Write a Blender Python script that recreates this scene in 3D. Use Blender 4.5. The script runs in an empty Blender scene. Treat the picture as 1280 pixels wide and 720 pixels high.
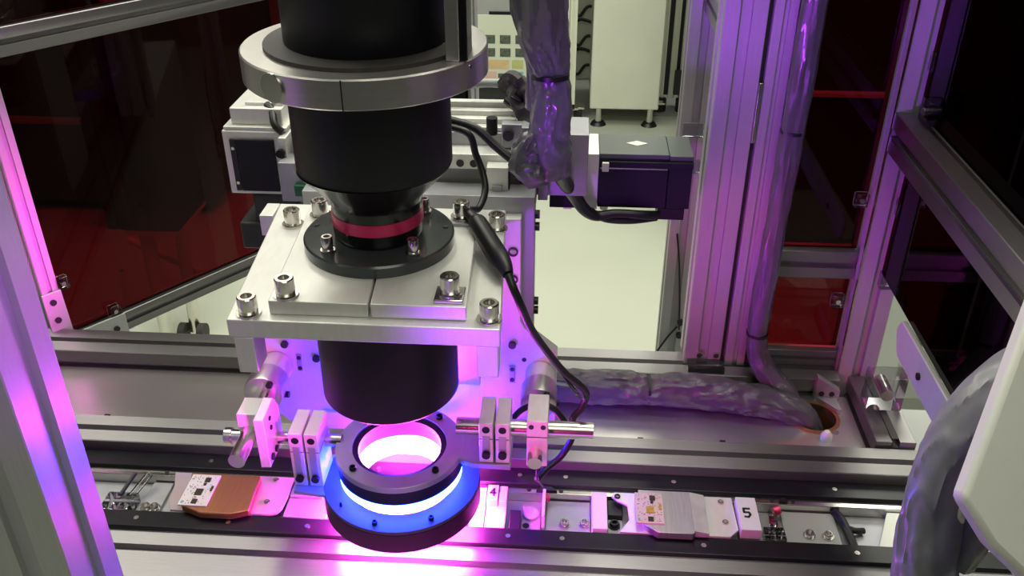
import bpy, bmesh, math, random
from mathutils import Vector, Matrix, noise
random.seed(7)
scene = bpy.context.scene
COL = scene.collection

# ---------------------------------------------------------------- camera
F_PX, PITCH, YAW = 1150.0, math.radians(30.6), math.radians(3.8)
cam_d = bpy.data.cameras.new('camera')
cam_d.sensor_fit = 'HORIZONTAL'; cam_d.sensor_width = 36.0
cam_d.lens = 36.0 * F_PX / 1280.0
cam_d.clip_start = 0.02; cam_d.clip_end = 60
cam = bpy.data.objects.new('camera', cam_d); COL.objects.link(cam)
cam.location = (0.1477, -0.6224, 0.62)
cam.rotation_euler = (math.pi / 2 - PITCH, 0, YAW)
scene.camera = cam

# ---------------------------------------------------------------- world, lights, exposure
w = bpy.data.worlds.new('room_light'); scene.world = w; w.use_nodes = True
bgn = w.node_tree.nodes['Background']
bgn.inputs[0].default_value = (0.86, 0.9, 0.88, 1); bgn.inputs[1].default_value = 0.03
scene.view_settings.view_transform = 'Standard'
scene.view_settings.look = 'None'
scene.view_settings.exposure = 0.0
scene.view_settings.gamma = 1.0
scene.view_settings.use_curve_mapping = False

def area(name, loc, rot, sx, sy, power, color):
    l = bpy.data.lights.new(name, 'AREA'); l.shape = 'RECTANGLE'
    l.size, l.size_y, l.energy, l.color = sx, sy, power, color
    o = bpy.data.objects.new(name, l); COL.objects.link(o)
    o.location = loc; o.rotation_euler = rot
    return o
LAMP = (1.0, 0.995, 0.86)
for (x, y, p) in ((-1.1, 0.65, 30), (0.45, 0.65, 30), (1.9, 0.65, 24), (0.5, -1.3, 13), (-1.0, 2.3, 29), (1.0, 2.3, 29), (-1.0, 4.6, 26), (1.0, 4.6, 26)):
    area('ceiling_lamp', (x, y, 2.0), (0, 0, 0), 1.1, 1.1, p, LAMP)

# added unseen fill lamps: magenta and purple glow the ring light alone doesn't give
def fill_lamp(name, loc, d, sx, sy, power, color):
    o = area(name, loc, Vector(d).to_track_quat('-Z', 'Y').to_euler(), sx, sy, power, color)
    o.data.spread = math.radians(150)
fill_lamp('fill_lamp_magenta', (.10, -.185, .02), (.1, .9, .25), .30, .05, .03, (1.0, .05, .50))
fill_lamp('fill_lamp_purple', (.10, -.185, .03), (.1, .7, .6), .30, .05, .05, (.45, .10, 1.0))
fill_lamp('fill_lamp_side', (.10, -.25, .17), (-.74, .67, -.06), .08, .05, .42, (1.0, .03, .75))  # added to turn the left door frame pink
bpy.data.lights['fill_lamp_side'].spread = math.radians(28)

def fill_spot(name, loc, tgt, power, color, cone):  # added coloured spots, no fixture there, tinting the back right and near posts
    l = bpy.data.lights.new(name, 'SPOT'); l.energy, l.color, l.spot_size, l.spot_blend, l.shadow_soft_size = power, color, math.radians(cone), .7, .03
    o = bpy.data.objects.new(name, l); COL.objects.link(o); o.location = loc
    o.rotation_euler = (Vector(tgt) - Vector(loc)).to_track_quat('-Z', 'Y').to_euler()
fill_spot('fill_spot_magenta', (.0, -.42, .20), (.36, .25, .07), 7.5, (1.0, .02, .42), 36)
fill_spot('fill_spot_purple', (.0, -.42, .22), (.36, .25, .34), 8.5, (.42, .05, 1.0), 44)
fill_spot('fill_spot_side', (.16, -.34, .16), (-.187, -.17, .36), 2.6, (.50, .04, 1.0), 42)

# ---------------------------------------------------------------- materials
def nodes(m):
    m.use_nodes = True
    return m.node_tree.nodes, m.node_tree.links
def mat(name, col, metal=0.0, rough=0.5, var=0.06, scale=40, stretch=(1, 1, 1), bump=0.0, spec=0.5, coat=0.0, aniso=None):
    m = bpy.data.materials.new(name); n, l = nodes(m)
    b = n['Principled BSDF']
    b.inputs['Metallic'].default_value = metal
    b.inputs['Specular IOR Level'].default_value = spec
    b.inputs['Coat Weight'].default_value = coat
    if aniso:
        tg = n.new('ShaderNodeTangent'); tg.direction_type = 'RADIAL'; tg.axis = aniso
        b.inputs['Anisotropic'].default_value = .9; l.new(tg.outputs[0], b.inputs['Tangent'])
    tc = n.new('ShaderNodeTexCoord'); mp = n.new('ShaderNodeMapping'); mp.inputs['Scale'].default_value = stretch
    nz = n.new('ShaderNodeTexNoise'); nz.inputs['Scale'].default_value = scale; nz.inputs['Detail'].default_value = 4
    l.new(tc.outputs['Object'], mp.inputs[0]); l.new(mp.outputs[0], nz.inputs['Vector'])
    r = n.new('ShaderNodeMapRange'); r.inputs['To Min'].default_value = 1 - var; r.inputs['To Max'].default_value = 1 + var
    r.inputs['From Min'].default_value = 0.3; r.inputs['From Max'].default_value = 0.7
    l.new(nz.outputs['Fac'], r.inputs['Value'])
    mx = n.new('ShaderNodeVectorMath'); mx.operation = 'SCALE'; mx.inputs[0].default_value = col
    l.new(r.outputs[0], mx.inputs['Scale']); l.new(mx.outputs[0], b.inputs['Base Color'])
    r2 = n.new('ShaderNodeMapRange'); r2.inputs['To Min'].default_value = rough * 0.88; r2.inputs['To Max'].default_value = min(1, rough * 1.12)
    l.new(nz.outputs['Fac'], r2.inputs['Value']); l.new(r2.outputs[0], b.inputs['Roughness'])
    if bump:
        bp = n.new('ShaderNodeBump'); bp.inputs['Strength'].default_value = bump; bp.inputs['Distance'].default_value = 0.0015
        l.new(nz.outputs['Fac'], bp.inputs['Height']); l.new(bp.outputs[0], b.inputs['Normal'])
    return m
def emit(name, col, k):
    m = bpy.data.materials.new(name); n, l = nodes(m)
    b = n['Principled BSDF']; b.inputs['Base Color'].default_value = (*col, 1)
    b.inputs['Emission Color'].default_value = (*col, 1); b.inputs['Emission Strength'].default_value = k
    return m
def pane(name, tint, gloss=1.0, rough=0.03):
    m = bpy.data.materials.new(name); n, l = nodes(m)
    for x in list(n):
        if x.type != 'OUTPUT_MATERIAL': n.remove(x)
    out = [x for x in n if x.type == 'OUTPUT_MATERIAL'][0]
    t = n.new('ShaderNodeBsdfTransparent'); t.inputs[0].default_value = (*tint, 1)
    g = n.new('ShaderNodeBsdfGlossy'); g.inputs['Roughness'].default_value = rough
    g.inputs['Color'].default_value = (gloss, gloss, gloss, 1)
    fr = n.new('ShaderNodeFresnel'); fr.inputs['IOR'].default_value = 1.45
    mx = n.new('ShaderNodeMixShader')
    l.new(fr.outputs[0], mx.inputs[0]); l.new(t.outputs[0], mx.inputs[1]); l.new(g.outputs[0], mx.inputs[2])
    l.new(mx.outputs[0], out.inputs[0])
    return m

M = {
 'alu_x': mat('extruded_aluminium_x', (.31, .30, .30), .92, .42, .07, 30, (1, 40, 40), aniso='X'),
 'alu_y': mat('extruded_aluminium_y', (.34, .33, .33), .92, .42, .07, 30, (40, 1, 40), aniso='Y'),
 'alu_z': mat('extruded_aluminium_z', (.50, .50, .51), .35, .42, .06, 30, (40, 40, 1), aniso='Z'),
 'white_alu': mat('machined_aluminium', (.80, .80, .76), .45, .42, .03, 60, (4, 1, 1)),
 'grey_alu': mat('grey_anodised', (.42, .42, .45), .6, .42, .05, 60),
 'ring_alu': mat('turned_aluminium', (.66, .64, .62), .9, .3, .04, 50, (1, 1, 8)),
 'ring_face': mat('blue_grey_anodised', (.36, .38, .45), .5, .4, .03, 80),
 'disc': mat('dark_grey_anodised', (.075, .075, .09), .3, .5, .05, 60),
 'steel': mat('bright_steel', (.7, .68, .64), 1, .22, .04, 80),
 'dark_steel': mat('dark_steel', (.05, .05, .055), .8, .4, .05, 80),
 'black': mat('black_anodised', (.007, .007, .011), .1, .48, .1, 60, spec=.35),
 'black_gloss': mat('black_gloss', (.007, .007, .010), .1, .24, .1, 60),
 'flange': mat('flange_grey_black', (.055, .062, .066), .3, .17, .08, 60),
 'rubber': mat('dark_rubber', (.035, .03, .03), 0, .65, .15, 50),
 'red': mat('red_anodised', (.78, .03, .15), .2, .3, .06, 60),
 'cable': mat('black_cable', (.01, .01, .012), 0, .4, .1, 60),
 'white_plastic': mat('white_plastic', (.74, .75, .68), 0, .5, .03, 20),
 'cream': mat('cream_paint', (.82, .84, .70), 0, .5, .03, 6),
 'grey_paint': mat('grey_paint', (.36, .37, .36), 0, .5, .04, 8),
 'dark_paint': mat('dark_paint', (.035, .035, .04), 0, .5, .1, 8),
 'sleeve_grey': mat('grey_sleeve_fabric', (.26, .26, .29), .0, .40, .08, 45, bump=.7, coat=.2),
 'sleeve_smooth': mat('grey_coated_fabric', (.25, .25, .275), .0, .38, .06, 14, bump=.15, coat=.15),
 'sleeve_mid': mat('mid_grey_sleeve_fabric', (.12, .12, .135), .0, .36, .08, 45, bump=.8, coat=.3),
 'sleeve_dark': mat('dark_sleeve_fabric', (.10, .095, .11), .0, .34, .10, 45, bump=.8, coat=.12),
 'table': mat('polished_table_plate', (.70, .66, .64), .88, .30, .05, 6, (1, 3, 1)),
 'black_rail': mat('black_rail', (.012, .012, .014), .3, .3, .1, 60),
 'copper': mat('copper_chuck', (.48, .20, .10), .75, .32, .08, 40, (30, 1, 1)),
 'chuck': mat('ground_steel_chuck', (.62, .60, .58), .9, .36, .10, 40, (30, 1, 1)),
 'bevel': mat('polished_bevel', (.85, .86, .84), .7, .5, .1, 60),
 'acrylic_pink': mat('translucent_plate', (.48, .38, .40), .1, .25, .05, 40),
 'pcb': mat('cream_circuit_board', (.72, .62, .46), 0, .5, .05, 90),
 'pcb_white': mat('white_circuit_board', (.74, .68, .62), 0, .5, .05, 90),
 'chip': mat('dark_chip', (.03, .016, .012), 0, .45, .1, 80),
 'chip_y': mat('yellow_chip', (.50, .36, .03), 0, .4, .25, 300),
 'trace': mat('board_marking', (.28, .18, .14), 0, .5, .3, 200),
 'teal': mat('teal_marking', (.15, .5, .5), 0, .5, .1, 80),
 'ink': mat('black_ink', (.02, .018, .02), 0, .6, .05, 80),
 'green': mat('green_plastic', (.01, .12, .07), 0, .4, .1, 80),
 'motor_top': mat('motor_dark_green_grey', (.10, .115, .105), .2, .42, .06, 40),
 'motor': mat('motor_black', (.009, .0085, .014), .1, .45, .1, 40, spec=.35),
 'floor': mat('cleanroom_floor', (.53, .555, .46), 0, .45, .025, 3),
 'floor_shade': mat('grey_floor_shade', (.36, .37, .35), 0, .5, .05, 3),
 'ceiling': mat('white_ceiling', (.8, .8, .78), 0, .7, .02, 2),
 'wall': mat('grey_wall', (.16, .16, .17), 0, .7, .05, 2),
 'poster': mat('poster_sheet', (.70, .74, .60), 0, .5, .02, 6),
 'pic': mat('poster_picture', (.10, .12, .09), 0, .5, .6, 60),
 'orange': mat('poster_orange', (.72, .52, .28), 0, .5, .1, 30),
 'yellow': mat('poster_yellow', (.55, .58, .22), 0, .5, .1, 30),
 'redish': mat('poster_pink', (.72, .50, .42), 0, .5, .1, 30),
 'glass': pane('smoked_red_acrylic', (.31, .06, .08), .5),
 'clear': pane('clear_acrylic', (.80, .80, .82), 1.0, .08),
 'lens_glass': pane('dark_lens_glass', (.05, .05, .08), .8),
 'blue_led': emit('blue_led_diffuser', (.008, .022, 1.0), 240),
 'pink_led': emit('magenta_led_diffuser', (1.0, .065, .80), 210),
 'red_line': mat('red_cover', (.6, .2, .15), 0, .4, .1, 30),
}

# ---------------------------------------------------------------- mesh helpers
ORG = {}
class MB:
    def __init__(s): s.bm = bmesh.new()
    def box(s, x0, x1, y0, y1, z0, z1, mtx=None):
        v = [s.bm.verts.new(p) for p in ((x0,y0,z0),(x1,y0,z0),(x1,y1,z0),(x0,y1,z0),(x0,y0,z1),(x1,y0,z1),(x1,y1,z1),(x0,y1,z1))]
        for f in ((3,2,1,0),(4,5,6,7),(0,1,5,4),(1,2,6,5),(2,3,7,6),(3,0,4,7)): s.bm.faces.new([v[i] for i in f])
        if mtx: bmesh.ops.transform(s.bm, matrix=mtx, verts=v)
        return s
    def prism(s, poly, a, b, axis='z'):
        def P(u, v, t): return {'z': (u, v, t), 'y': (u, t, v), 'x': (t, u, v)}[axis]
        lo = [s.bm.verts.new(P(u, v, a)) for u, v in poly]; hi = [s.bm.verts.new(P(u, v, b)) for u, v in poly]
        n = len(poly); fs = [s.bm.faces.new(lo), s.bm.faces.new(hi)]
        for i in range(n): fs.append(s.bm.faces.new((lo[i], lo[(i+1) % n], hi[(i+1) % n], hi[i])))
        bmesh.ops.recalc_face_normals(s.bm, faces=fs)
        return s
    def lathe(s, prof, c=(0, 0, 0), seg=96, axis='z', closed=False):
        rings = []
        for r, h in prof:
            ring = []
            for i in range(seg):
                a = 2 * math.pi * i / seg; u, v = r * math.cos(a), r * math.sin(a)
                p = {'z': (u, v, h), 'y': (u, h, v), 'x': (h, u, v)}[axis]
                ring.append(s.bm.verts.new((c[0]+p[0], c[1]+p[1], c[2]+p[2])))
            rings.append(ring)
        fs = []
        m = len(rings)
        for k in range(m if closed else m - 1):
            A, B = rings[k], rings[(k + 1) % m]
            for i in range(seg): fs.append(s.bm.faces.new((A[i], A[(i+1) % seg], B[(i+1) % seg], B[i])))
        if not closed:
            fs.append(s.bm.faces.new(rings[0])); fs.append(s.bm.faces.new(rings[-1]))
        bmesh.ops.recalc_face_normals(s.bm, faces=fs)
        return s
    def cyl(s, p0, p1, r, seg=32, r1=None):
        p0, p1 = Vector(p0), Vector(p1); d = (p1 - p0).normalized()
        q = d.to_track_quat('Z', 'Y').to_matrix(); r1 = r if r1 is None else r1
        A, B = [], []
        for i in range(seg):
            a = 2 * math.pi * i / seg; e = q @ Vector((math.cos(a), math.sin(a), 0))
            A.append(s.bm.verts.new(p0 + e * r)); B.append(s.bm.verts.new(p1 + e * r1))
        fs = [s.bm.faces.new(A), s.bm.faces.new(B)]
        for i in range(seg): fs.append(s.bm.faces.new((A[i], A[(i+1) % seg], B[(i+1) % seg], B[i])))
        bmesh.ops.recalc_face_normals(s.bm, faces=fs)
        return s
    def tube(s, pts, radii, seg=14, step=6, wr=0.0, freq=30.0, seed=0.0, flat=1.0):
        pts = [Vector(p) for p in pts]
        if not hasattr(radii, '__len__'): radii = [radii] * len(pts)
        P, R = [], []
        n = len(pts)
        for i in range(n - 1):
            p0, p1, p2, p3 = pts[max(i-1, 0)], pts[i], pts[i+1], pts[min(i+2, n-1)]
            for k in range(step):
                t = k / step
                P.append(0.5 * ((2*p1) + (p2-p0)*t + (2*p0-5*p1+4*p2-p3)*t*t + (3*p1-p0-3*p2+p3)*t**3))
                R.append(radii[i] * (1-t) + radii[i+1] * t)
        P.append(pts[-1]); R.append(radii[-1])
        rings = []; up = None
        for i, p in enumerate(P):
            d = (P[min(i+1, len(P)-1)] - P[max(i-1, 0)]).normalized()
            if up is None:
                up = Vector((0, 0, 1)) if abs(d.z) < .9 else Vector((0, 1, 0))
            u = d.cross(up).normalized(); up = u.cross(d).normalized()
            ring = []
            for j in range(seg):
                a = 2 * math.pi * j / seg
                e = u * math.cos(a) + up * math.sin(a) * flat
                r = R[i]
                if wr:
                    q = p + e * r
                    L = i * .7 / step
                    c1 = Vector((math.cos(a) * 1.3, math.sin(a) * 1.3, L * .75 + seed))
                    c2 = Vector((math.cos(a) * 2.2 + math.sin(L * 1.3) * .5, math.sin(a) * 2.2, L * 1.5 + seed * 2))
                    v = .9 * noise.noise(c1) + .75 * (.35 - min(.7, abs(noise.noise(c2)) * 2.2)) + .35 * (.3 - abs(noise.noise(q * freq * 2.2)))
                    r *= 1 + wr * v
                ring.append(s.bm.verts.new(p + e * r))
            rings.append(ring)
        fs = [s.bm.faces.new(rings[0]), s.bm.faces.new(rings[-1])]
        for A, B in zip(rings, rings[1:]):
            for j in range(seg): fs.append(s.bm.faces.new((A[j], A[(j+1) % seg], B[(j+1) % seg], B[j])))
        bmesh.ops.recalc_face_normals(s.bm, faces=fs)
        return s
    def extr(s, p0, p1, wu, wv, nu=1, nv=1, u=None, slot=.008, deep=.007):
        """T-slot profile from p0 to p1; wu along u, wv across, nu/nv slots per face"""
        p0, p1 = Vector(p0), Vector(p1); d = (p1 - p0).normalized()
        u = Vector(u) if u else (Vector((1, 0, 0)) if abs(d.x) < .7 else Vector((0, 1, 0)))
        u = (u - d * u.dot(d)).normalized(); v = d.cross(u)
        poly = []
        def side(a, b, inn, ns):
            a, b, inn = Vector(a), Vector(b), Vector(inn); L = (b - a).length; t = (b - a) / L
            poly.append(a + t * .0008)
            for k in range(ns):
                c = a + t * (L * (k + .5) / ns)
                poly.extend([c - t*slot/2, c - t*slot/2 + inn*deep, c + t*slot/2 + inn*deep, c + t*slot/2])
            poly.append(b - t * .0008)
        hu, hv = wu / 2, wv / 2
        side((-hu, -hv), (hu, -hv), (0, 1), nu); side((hu, -hv), (hu, hv), (-1, 0), nv)
        side((hu, hv), (-hu, hv), (0, -1), nu); side((-hu, hv), (-hu, -hv), (1, 0), nv)
        A = [s.bm.verts.new(p0 + u * q.x + v * q.y) for q in poly]; B = [s.bm.verts.new(p1 + u * q.x + v * q.y) for q in poly]
        fs = [s.bm.faces.new(A), s.bm.faces.new(B)]; n = len(poly)
        for i in range(n): fs.append(s.bm.faces.new((A[i], A[(i+1) % n], B[(i+1) % n], B[i])))
        bmesh.ops.recalc_face_normals(s.bm, faces=fs)
        return s
    def build(s, name, m, parent=None, bevel=0.0, smooth=True, at=None):
        me = bpy.data.meshes.new(name)
        vs = s.bm.verts
        if at is None:
            xs = [v.co.x for v in vs]; ys = [v.co.y for v in vs]; zs = [v.co.z for v in vs]
            at = Vector(((min(xs)+max(xs))/2, (min(ys)+max(ys))/2, min(zs)))
        at = Vector(at)
        for v in vs: v.co -= at
        s.bm.to_mesh(me); s.bm.free()
        if smooth:
            me.shade_smooth(); me.set_sharp_from_angle(angle=math.radians(32))
        me.materials.append(M[m])
        o = bpy.data.objects.new(name, me); COL.objects.link(o)
        put(o, at, parent)
        if bevel:
            b = o.modifiers.new('edge', 'BEVEL'); b.width = bevel; b.segments = 2; b.limit_method = 'ANGLE'; b.angle_limit = math.radians(50)
        return o
def put(o, at, parent=None):
    at = Vector(at); ORG[o.name] = at
    if parent: o.parent = parent; o.location = at - ORG[parent.name]
    else: o.location = at
def inst(src, name, at, parent=None, rot=None, scale=None):
    o = src.copy(); o.name = name; COL.objects.link(o); o.parent = None
    put(o, at, parent)
    if rot: o.rotation_euler = rot
    if scale: o.scale = scale
    return o
def tag(o, label=None, cat=None, group=None, kind=None):
    if label: o['label'] = label
    if cat: o['category'] = cat
    if group: o['group'] = group
    if kind: o['kind'] = kind
    return o
def thing(name, label, cat, at, group=None):
    o = bpy.data.objects.new(name, None); COL.objects.link(o); o.empty_display_size = .02
    put(o, at); tag(o, label, cat, group)
    return o
def B(name, m, parent, x0, x1, y0, y1, z0, z1, bevel=.0006):
    return MB().box(x0, x1, y0, y1, z0, z1).build(name, m, parent, bevel)

# bolt prototypes (shared mesh data)
def bolt_mesh(r, h):
    mb = MB()
    mb.lathe([(r*.97, 0), (r, .0006), (r, h-.0008), (r*.9, h), (r*.60, h), (r*.56, h-.005), (.0001, h-.0052)], seg=24)
    bmesh.ops.remove_doubles(mb.bm, verts=mb.bm.verts, dist=.00005)
    return mb
PROTO = {}
def bolt(parent, at, r=.0068, h=.0125, m='steel', washer=True, axis='z', name='bolt'):
    key = (r, h, m)
    rot = {'z': None, '-y': (math.pi/2, 0, 0), 'x': (0, math.pi/2, 0), '-x': (0, -math.pi/2, 0)}[axis]
    off = Vector({'z': (0, 0, 1), '-y': (0, -1, 0), 'x': (1, 0, 0), '-x': (-1, 0, 0)}[axis])
    at = Vector(at); top = at + (off * .0016 if washer else off * 0)
    if key not in PROTO:
        o = bolt_mesh(r, h).build(name, m, None, at=(0, 0, 0)); o.parent = parent; PROTO[key] = o
        put(o, top, parent)
    else:
        o = inst(PROTO[key], name, top, parent)
    o.rotation_euler = rot or (0, 0, 0)
    if washer:
        k2 = ('w', r, m)
        if k2 not in PROTO:
            wv = MB().lathe([(r*1.32, 0), (r*1.32, .0015), (r*.8, .0015), (r*.8, 0)], seg=24, closed=True).build('washer', m, None, at=(0, 0, 0))
            PROTO[k2] = wv
        else:
            wv = PROTO[k2].copy(); COL.objects.link(wv); wv.name = 'washer'
        wv.parent = o; wv.location = (0, 0, -.0016)
    return o
def hole(parent, at, r, m='dark_steel', axis='z', name='screw', h=.0006):
    a = Vector(at); d = Vector({'z': (0, 0, 1), '-y': (0, -1, 0), 'x': (1, 0, 0)}[axis])
    return MB().cyl(a - d*.0005, a + d * h, r, 16).build(name, m, parent)

# ================================================================ setting
tag(MB().box(-4.5, 4.5, -2.5, 7.0, -1.05, -1.0).build('floor', 'floor', smooth=False), kind='structure')
tag(MB().box(-4.6, 4.6, -2.5, 7.1, 2.03, 2.1).build('ceiling', 'ceiling', smooth=False), kind='structure')
tag(MB().box(-4.5, 4.5, 7.0, 7.1, -1.05, 2.03).build('wall_back', 'wall', smooth=False), kind='structure')
tag(MB().box(-4.6, -4.5, -2.5, 7.0, -1.05, 2.03).build('wall_left', 'wall', smooth=False), kind='structure')
tag(MB().box(4.5, 4.6, -2.5, 7.0, -1.05, 2.03).build('wall_right', 'wall', smooth=False), kind='structure')
tag(MB().box(-1.6, 0.9, 3.86, 6.6, -1.0, -0.992).build('floor_shade_sheet_1', 'floor_shade', smooth=False), kind='structure')  # grey sheet standing in for the shadow on the floor beneath the far cabinets

# ================================================================ machine base and conveyor
t = thing('machine_cabinet', 'grey steel cabinet base carrying the conveyor and table plate', 'cabinet', (0.15, 0.07, -1.0))
B('cabinet_body', 'grey_paint', t, -.48, 1.05, -.115, .255, -.98, -.045, .002)
for x in (-.44, 1.0):
    for y in (-.08, .21): MB().cyl((x, y, -1.0), (x, y, -.98), .025, 20).build('foot', 'dark_steel', t)

t = thing('conveyor_beam', 'wide aluminium extrusion along the bottom of the picture in front of the carriers', 'beam', (.3, -.07, -.045))
MB().extr((-.42, -.0705, -.024), (1.05, -.0705, -.024), .08, .04, 2, 1, u=(0, 1, 0)).build('profile', 'alu_x', t)
t = thing('conveyor_beam', 'aluminium extrusion running behind the carriers under the ring light rods', 'beam', (.3, .092, -.04))
MB().extr((-.42, .093, -.014), (1.05, .093, -.014), .04, .052, 1, 1, u=(0, 1, 0)).build('profile', 'alu_x', t)

def rail(label, y0, y1, z1, screws):
    t = thing('guide_rail', label, 'rail', (.3, (y0+y1)/2, -.045), None)
    B('rail_bar', 'black_rail', t, -.42, 1.05, y0, y1, -.045 if y0 > 0 else -.004, z1, .001)
    for x in screws: hole(t, (x, (y0+y1)/2, z1), .0024, 'steel', h=.0008)
    return t
rail('black screwed guide rail on the near side of the carriers', -.0302, -.0095, .001, (-.242, -.155, -.081, .104, .153, .28, .415, .54))
rail('black guide rail on the far side of the carriers', .0505, .0725, .001, (-.20, -.03, .11, .155, .26, .414, .55))
t = thing('guide_strip', 'thin bright steel strip with screws beside the far black rail', 'guide strip', (.3, .046, -.045))
B('strip_bar', 'steel', t, -.42, 1.05, .042, .0503, -.045, -.003, .0006)
for x in (-.24, .12, .151, .352, .372, .49): hole(t, (x, .0462, -.003), .0022, 'dark_steel')
MB().prism([(-.01, 0), (.01, 0), (.004, .006), (-.004, .006)], -.003, .0005, 'z').build('sensor_notch', 'black', t, at=(0, 0, -.003)).location = Vector((.137, .0425, -.003)) - ORG[t.name]
MB().prism([(-.004, 0), (.004, 0), (.002, .005), (-.002, .005)], -.003, .0005, 'z').build('sensor_notch', 'black', t, at=(0, 0, -.003)).location = Vector((.362, .0425, -.003)) - ORG[t.name]
t = thing('channel_plate', 'grey metal channel floor under the carriers', 'channel plate', (.3, .016, -.045))
B('plate', 'grey_alu', t, -.42, 1.05, -.0093, .0418, -.045, -.014, .0004)
B('near_wall', 'grey_alu', t, -.42, 1.05, -.03, -.0095, -.045, -.0045, .0004)

# --- items in the channel
def seven(parent, m, at, ch, s):
    """stroke digits made of thin bars lying on a block"""
    segs = {'5': [((1, 2), (0, 2)), ((0, 2), (0, 1.1)), ((0, 1.1), (.8, 1.1)), ((.8, 1.1), (1, .6)), ((1, .6), (.6, 0)), ((.6, 0), (0, .1))],
            '4': [((.75, 0), (.75, 2)), ((.75, 2), (0, .7)), ((0, .7), (1.1, .7))]}[ch]
    mb = MB()
    for (a, b) in segs:
        a, b = Vector((a[0], a[1], 0)) * s, Vector((b[0], b[1], 0)) * s
        d = (b - a).normalized(); nrm = Vector((-d.y, d.x, 0)) * s * .20
        mb.prism([tuple((a - d*s*.1 + nrm).xy), tuple((b + d*s*.1 + nrm).xy), tuple((b + d*s*.1 - nrm).xy), tuple((a - d*s*.1 - nrm).xy)], 0, .0004)
    o = mb.build('number_' + {'5': 'five', '4': 'four'}[ch], m, None, at=(0, 0, 0), smooth=False)
    put(o, at, parent); return o
t = thing('numbered_block', 'white block marked 5 at the right end of the silver carrier', 'block', (.324, .012, -.0138))
B('white_cap', 'white_plastic', t, .3145, .333, -.006, .036, -.002, .0095, .0006)
B('block_body', 'grey_paint', t, .3155, .332, -.005, .034, -.0138, -.002)
seven(t, 'ink', (.3200, .010, .0095), '5', .0054)
t = thing('numbered_block', 'white block marked 4 glowing magenta just right of the ring light', 'block', (.089, .026, -.0138))
B('white_cap', 'white_plastic', t, .081, .0915, .020, .041, -.002, .006, .0006)
B('white_cap', 'white_plastic', t, .0925, .100, .020, .041, -.002, .005, .0006)
B('block_body', 'white_plastic', t, .081, .100, -.007, .0395, -.0138, -.002)
seven(t, 'ink', (.0838, .0265, .006), '4', .0046)
t = thing('stepped_block', 'small white stepped block between ring light and block marked 4', 'block', (.073, .02, -.0138))
B('upper_step', 'white_plastic', t, .068, .0798, .026, .041, -.0138, .002)
B('lower_step', 'white_plastic', t, .066, .0798, -.007, .026, -.0138, -.005)
t = thing('stop_blade', 'upright white blade standing in the channel right of the ring light', 'blade', (.135, .027, -.0138))
B('blade', 'white_plastic', t, .1335, .1365, .004, .041, -.0138, .004, .0004)
MB().cyl((.1365, .034, -.001), (.1405, .034, -.001), .004, 16).build('red_fitting', 'red', t)
t = thing('sensor_block', 'small clear and black sensor block left of the white blade', 'sensor', (.116, .014, -.0138))
B('clear_body', 'acrylic_pink', t, .1145, .1325, -.006, .03, -.0138, -.009)
B('black_cube', 'black', t, .1035, .1140, -.006, .018, -.0138, -.003)
MB().lathe([(.008, 0), (.008, .003), (.006, .004)], (.123, .018, -.009), 24).build('boss', 'grey_alu', t)
hole(t, (.119, .004, -.009), .0032, 'black')
def floor_plate(label, x0, x1, screws, m='acrylic_pink'):
    t = thing('base_plate', label, 'plate', ((x0+x1)/2, .018, -.0138))
    B('plate', m, t, x0, x1, -.0085, .0405, -.0138, -.0105)
    for sx, sy in screws: bolt(t, (sx, sy, -.0105), .0042, .0035, 'steel', True)
floor_plate('pinkish grey base plate with two screws right of the white blade', .1375, .1795, ((.155, .009), (.1735, .010)), 'grey_alu')
floor_plate('dark grey base plate with two screws right of the block marked 5', .3595, .4095, ((.381, .010), (.398, .010)), 'grey_paint')
floor_plate('reddish base plate with two screws left of the orange carrier', -.252, -.232, ((-.245, .004), (-.2365, .004)), 'grey_alu')
t = thing('wedge_block', 'cream wedge block standing left of the silver carrier', 'block', (.187, .02, -.0138))
MB().prism([(.180, -.0138), (.1925, -.0138), (.1945, .004), (.1805, .004)], -.008, .04, 'y').build('wedge', 'cream', t, .0005)
t = thing('clamp_block', 'dark metal block with round screw under the notch of the silver carrier', 'block', (.2, .017, -.0138))
B('block_body', 'dark_steel', t, .1955, .2095, .018, .038, -.0138, -.004)
B('block_base', 'grey_alu', t, .1955, .2095, -.007, .0175, -.0138, -.009)
bolt(t, (.2015, .009, -.009), .0042, .0035, 'dark_steel', True)
t = thing('tube_fitting', 'clear pneumatic fitting with red sleeve right of the block marked 5', 'fitting', (.35, .015, -.0138))
MB().tube([(.347, .005, -.006), (.350, .02, -.004), (.351, .034, -.006)], .0045, 12, 5, .15, 120).build('clear_tube', 'clear', t)
B('fitting_body', 'clear', t, .3385, .3575, -.004, .012, -.0138, -.003)
MB().cyl((.352, .034, -.006), (.358, .036, -.004), .004, 14).build('red_sleeve', 'red', t)
t = thing('tube_fitting', 'clear pneumatic fitting lying in the channel beside the left post', 'fitting', (-.27, .015, -.0138))
MB().box(-.285, -.255, -.002, .016, -.0138, -.001).build('fitting_body', 'clear', t, .002)
MB().cyl((-.262, .012, -.004), (-.252, .036, .004), .0035, 14).build('clear_tube', 'clear', t)
MB().cyl((-.272, .012, -.002), (-.265, .034, .006), .002, 10).build('black_tube', 'cable', t)
t = thing('sensor_cable', 'black cable bundle crossing the channel near the grey hose', 'cable', (.413, .02, -.0138))
MB().tube([(.411, .041, -.009), (.414, .03, -.007), (.417, .015, -.008), (.419, -.008, -.009)], .0042, 10, 5, .12, 90).build('bundle', 'cable', t)
MB().tube([(.418, .022, -.010), (.425, .018, -.009), (.433, .02, -.0105)], .003, 10, 5).build('loop', 'cable', t)
t = thing('cream_guide', 'cream sloped guide piece in the channel beside the grey hose', 'guide', (.46, .02, -.0138))
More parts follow.
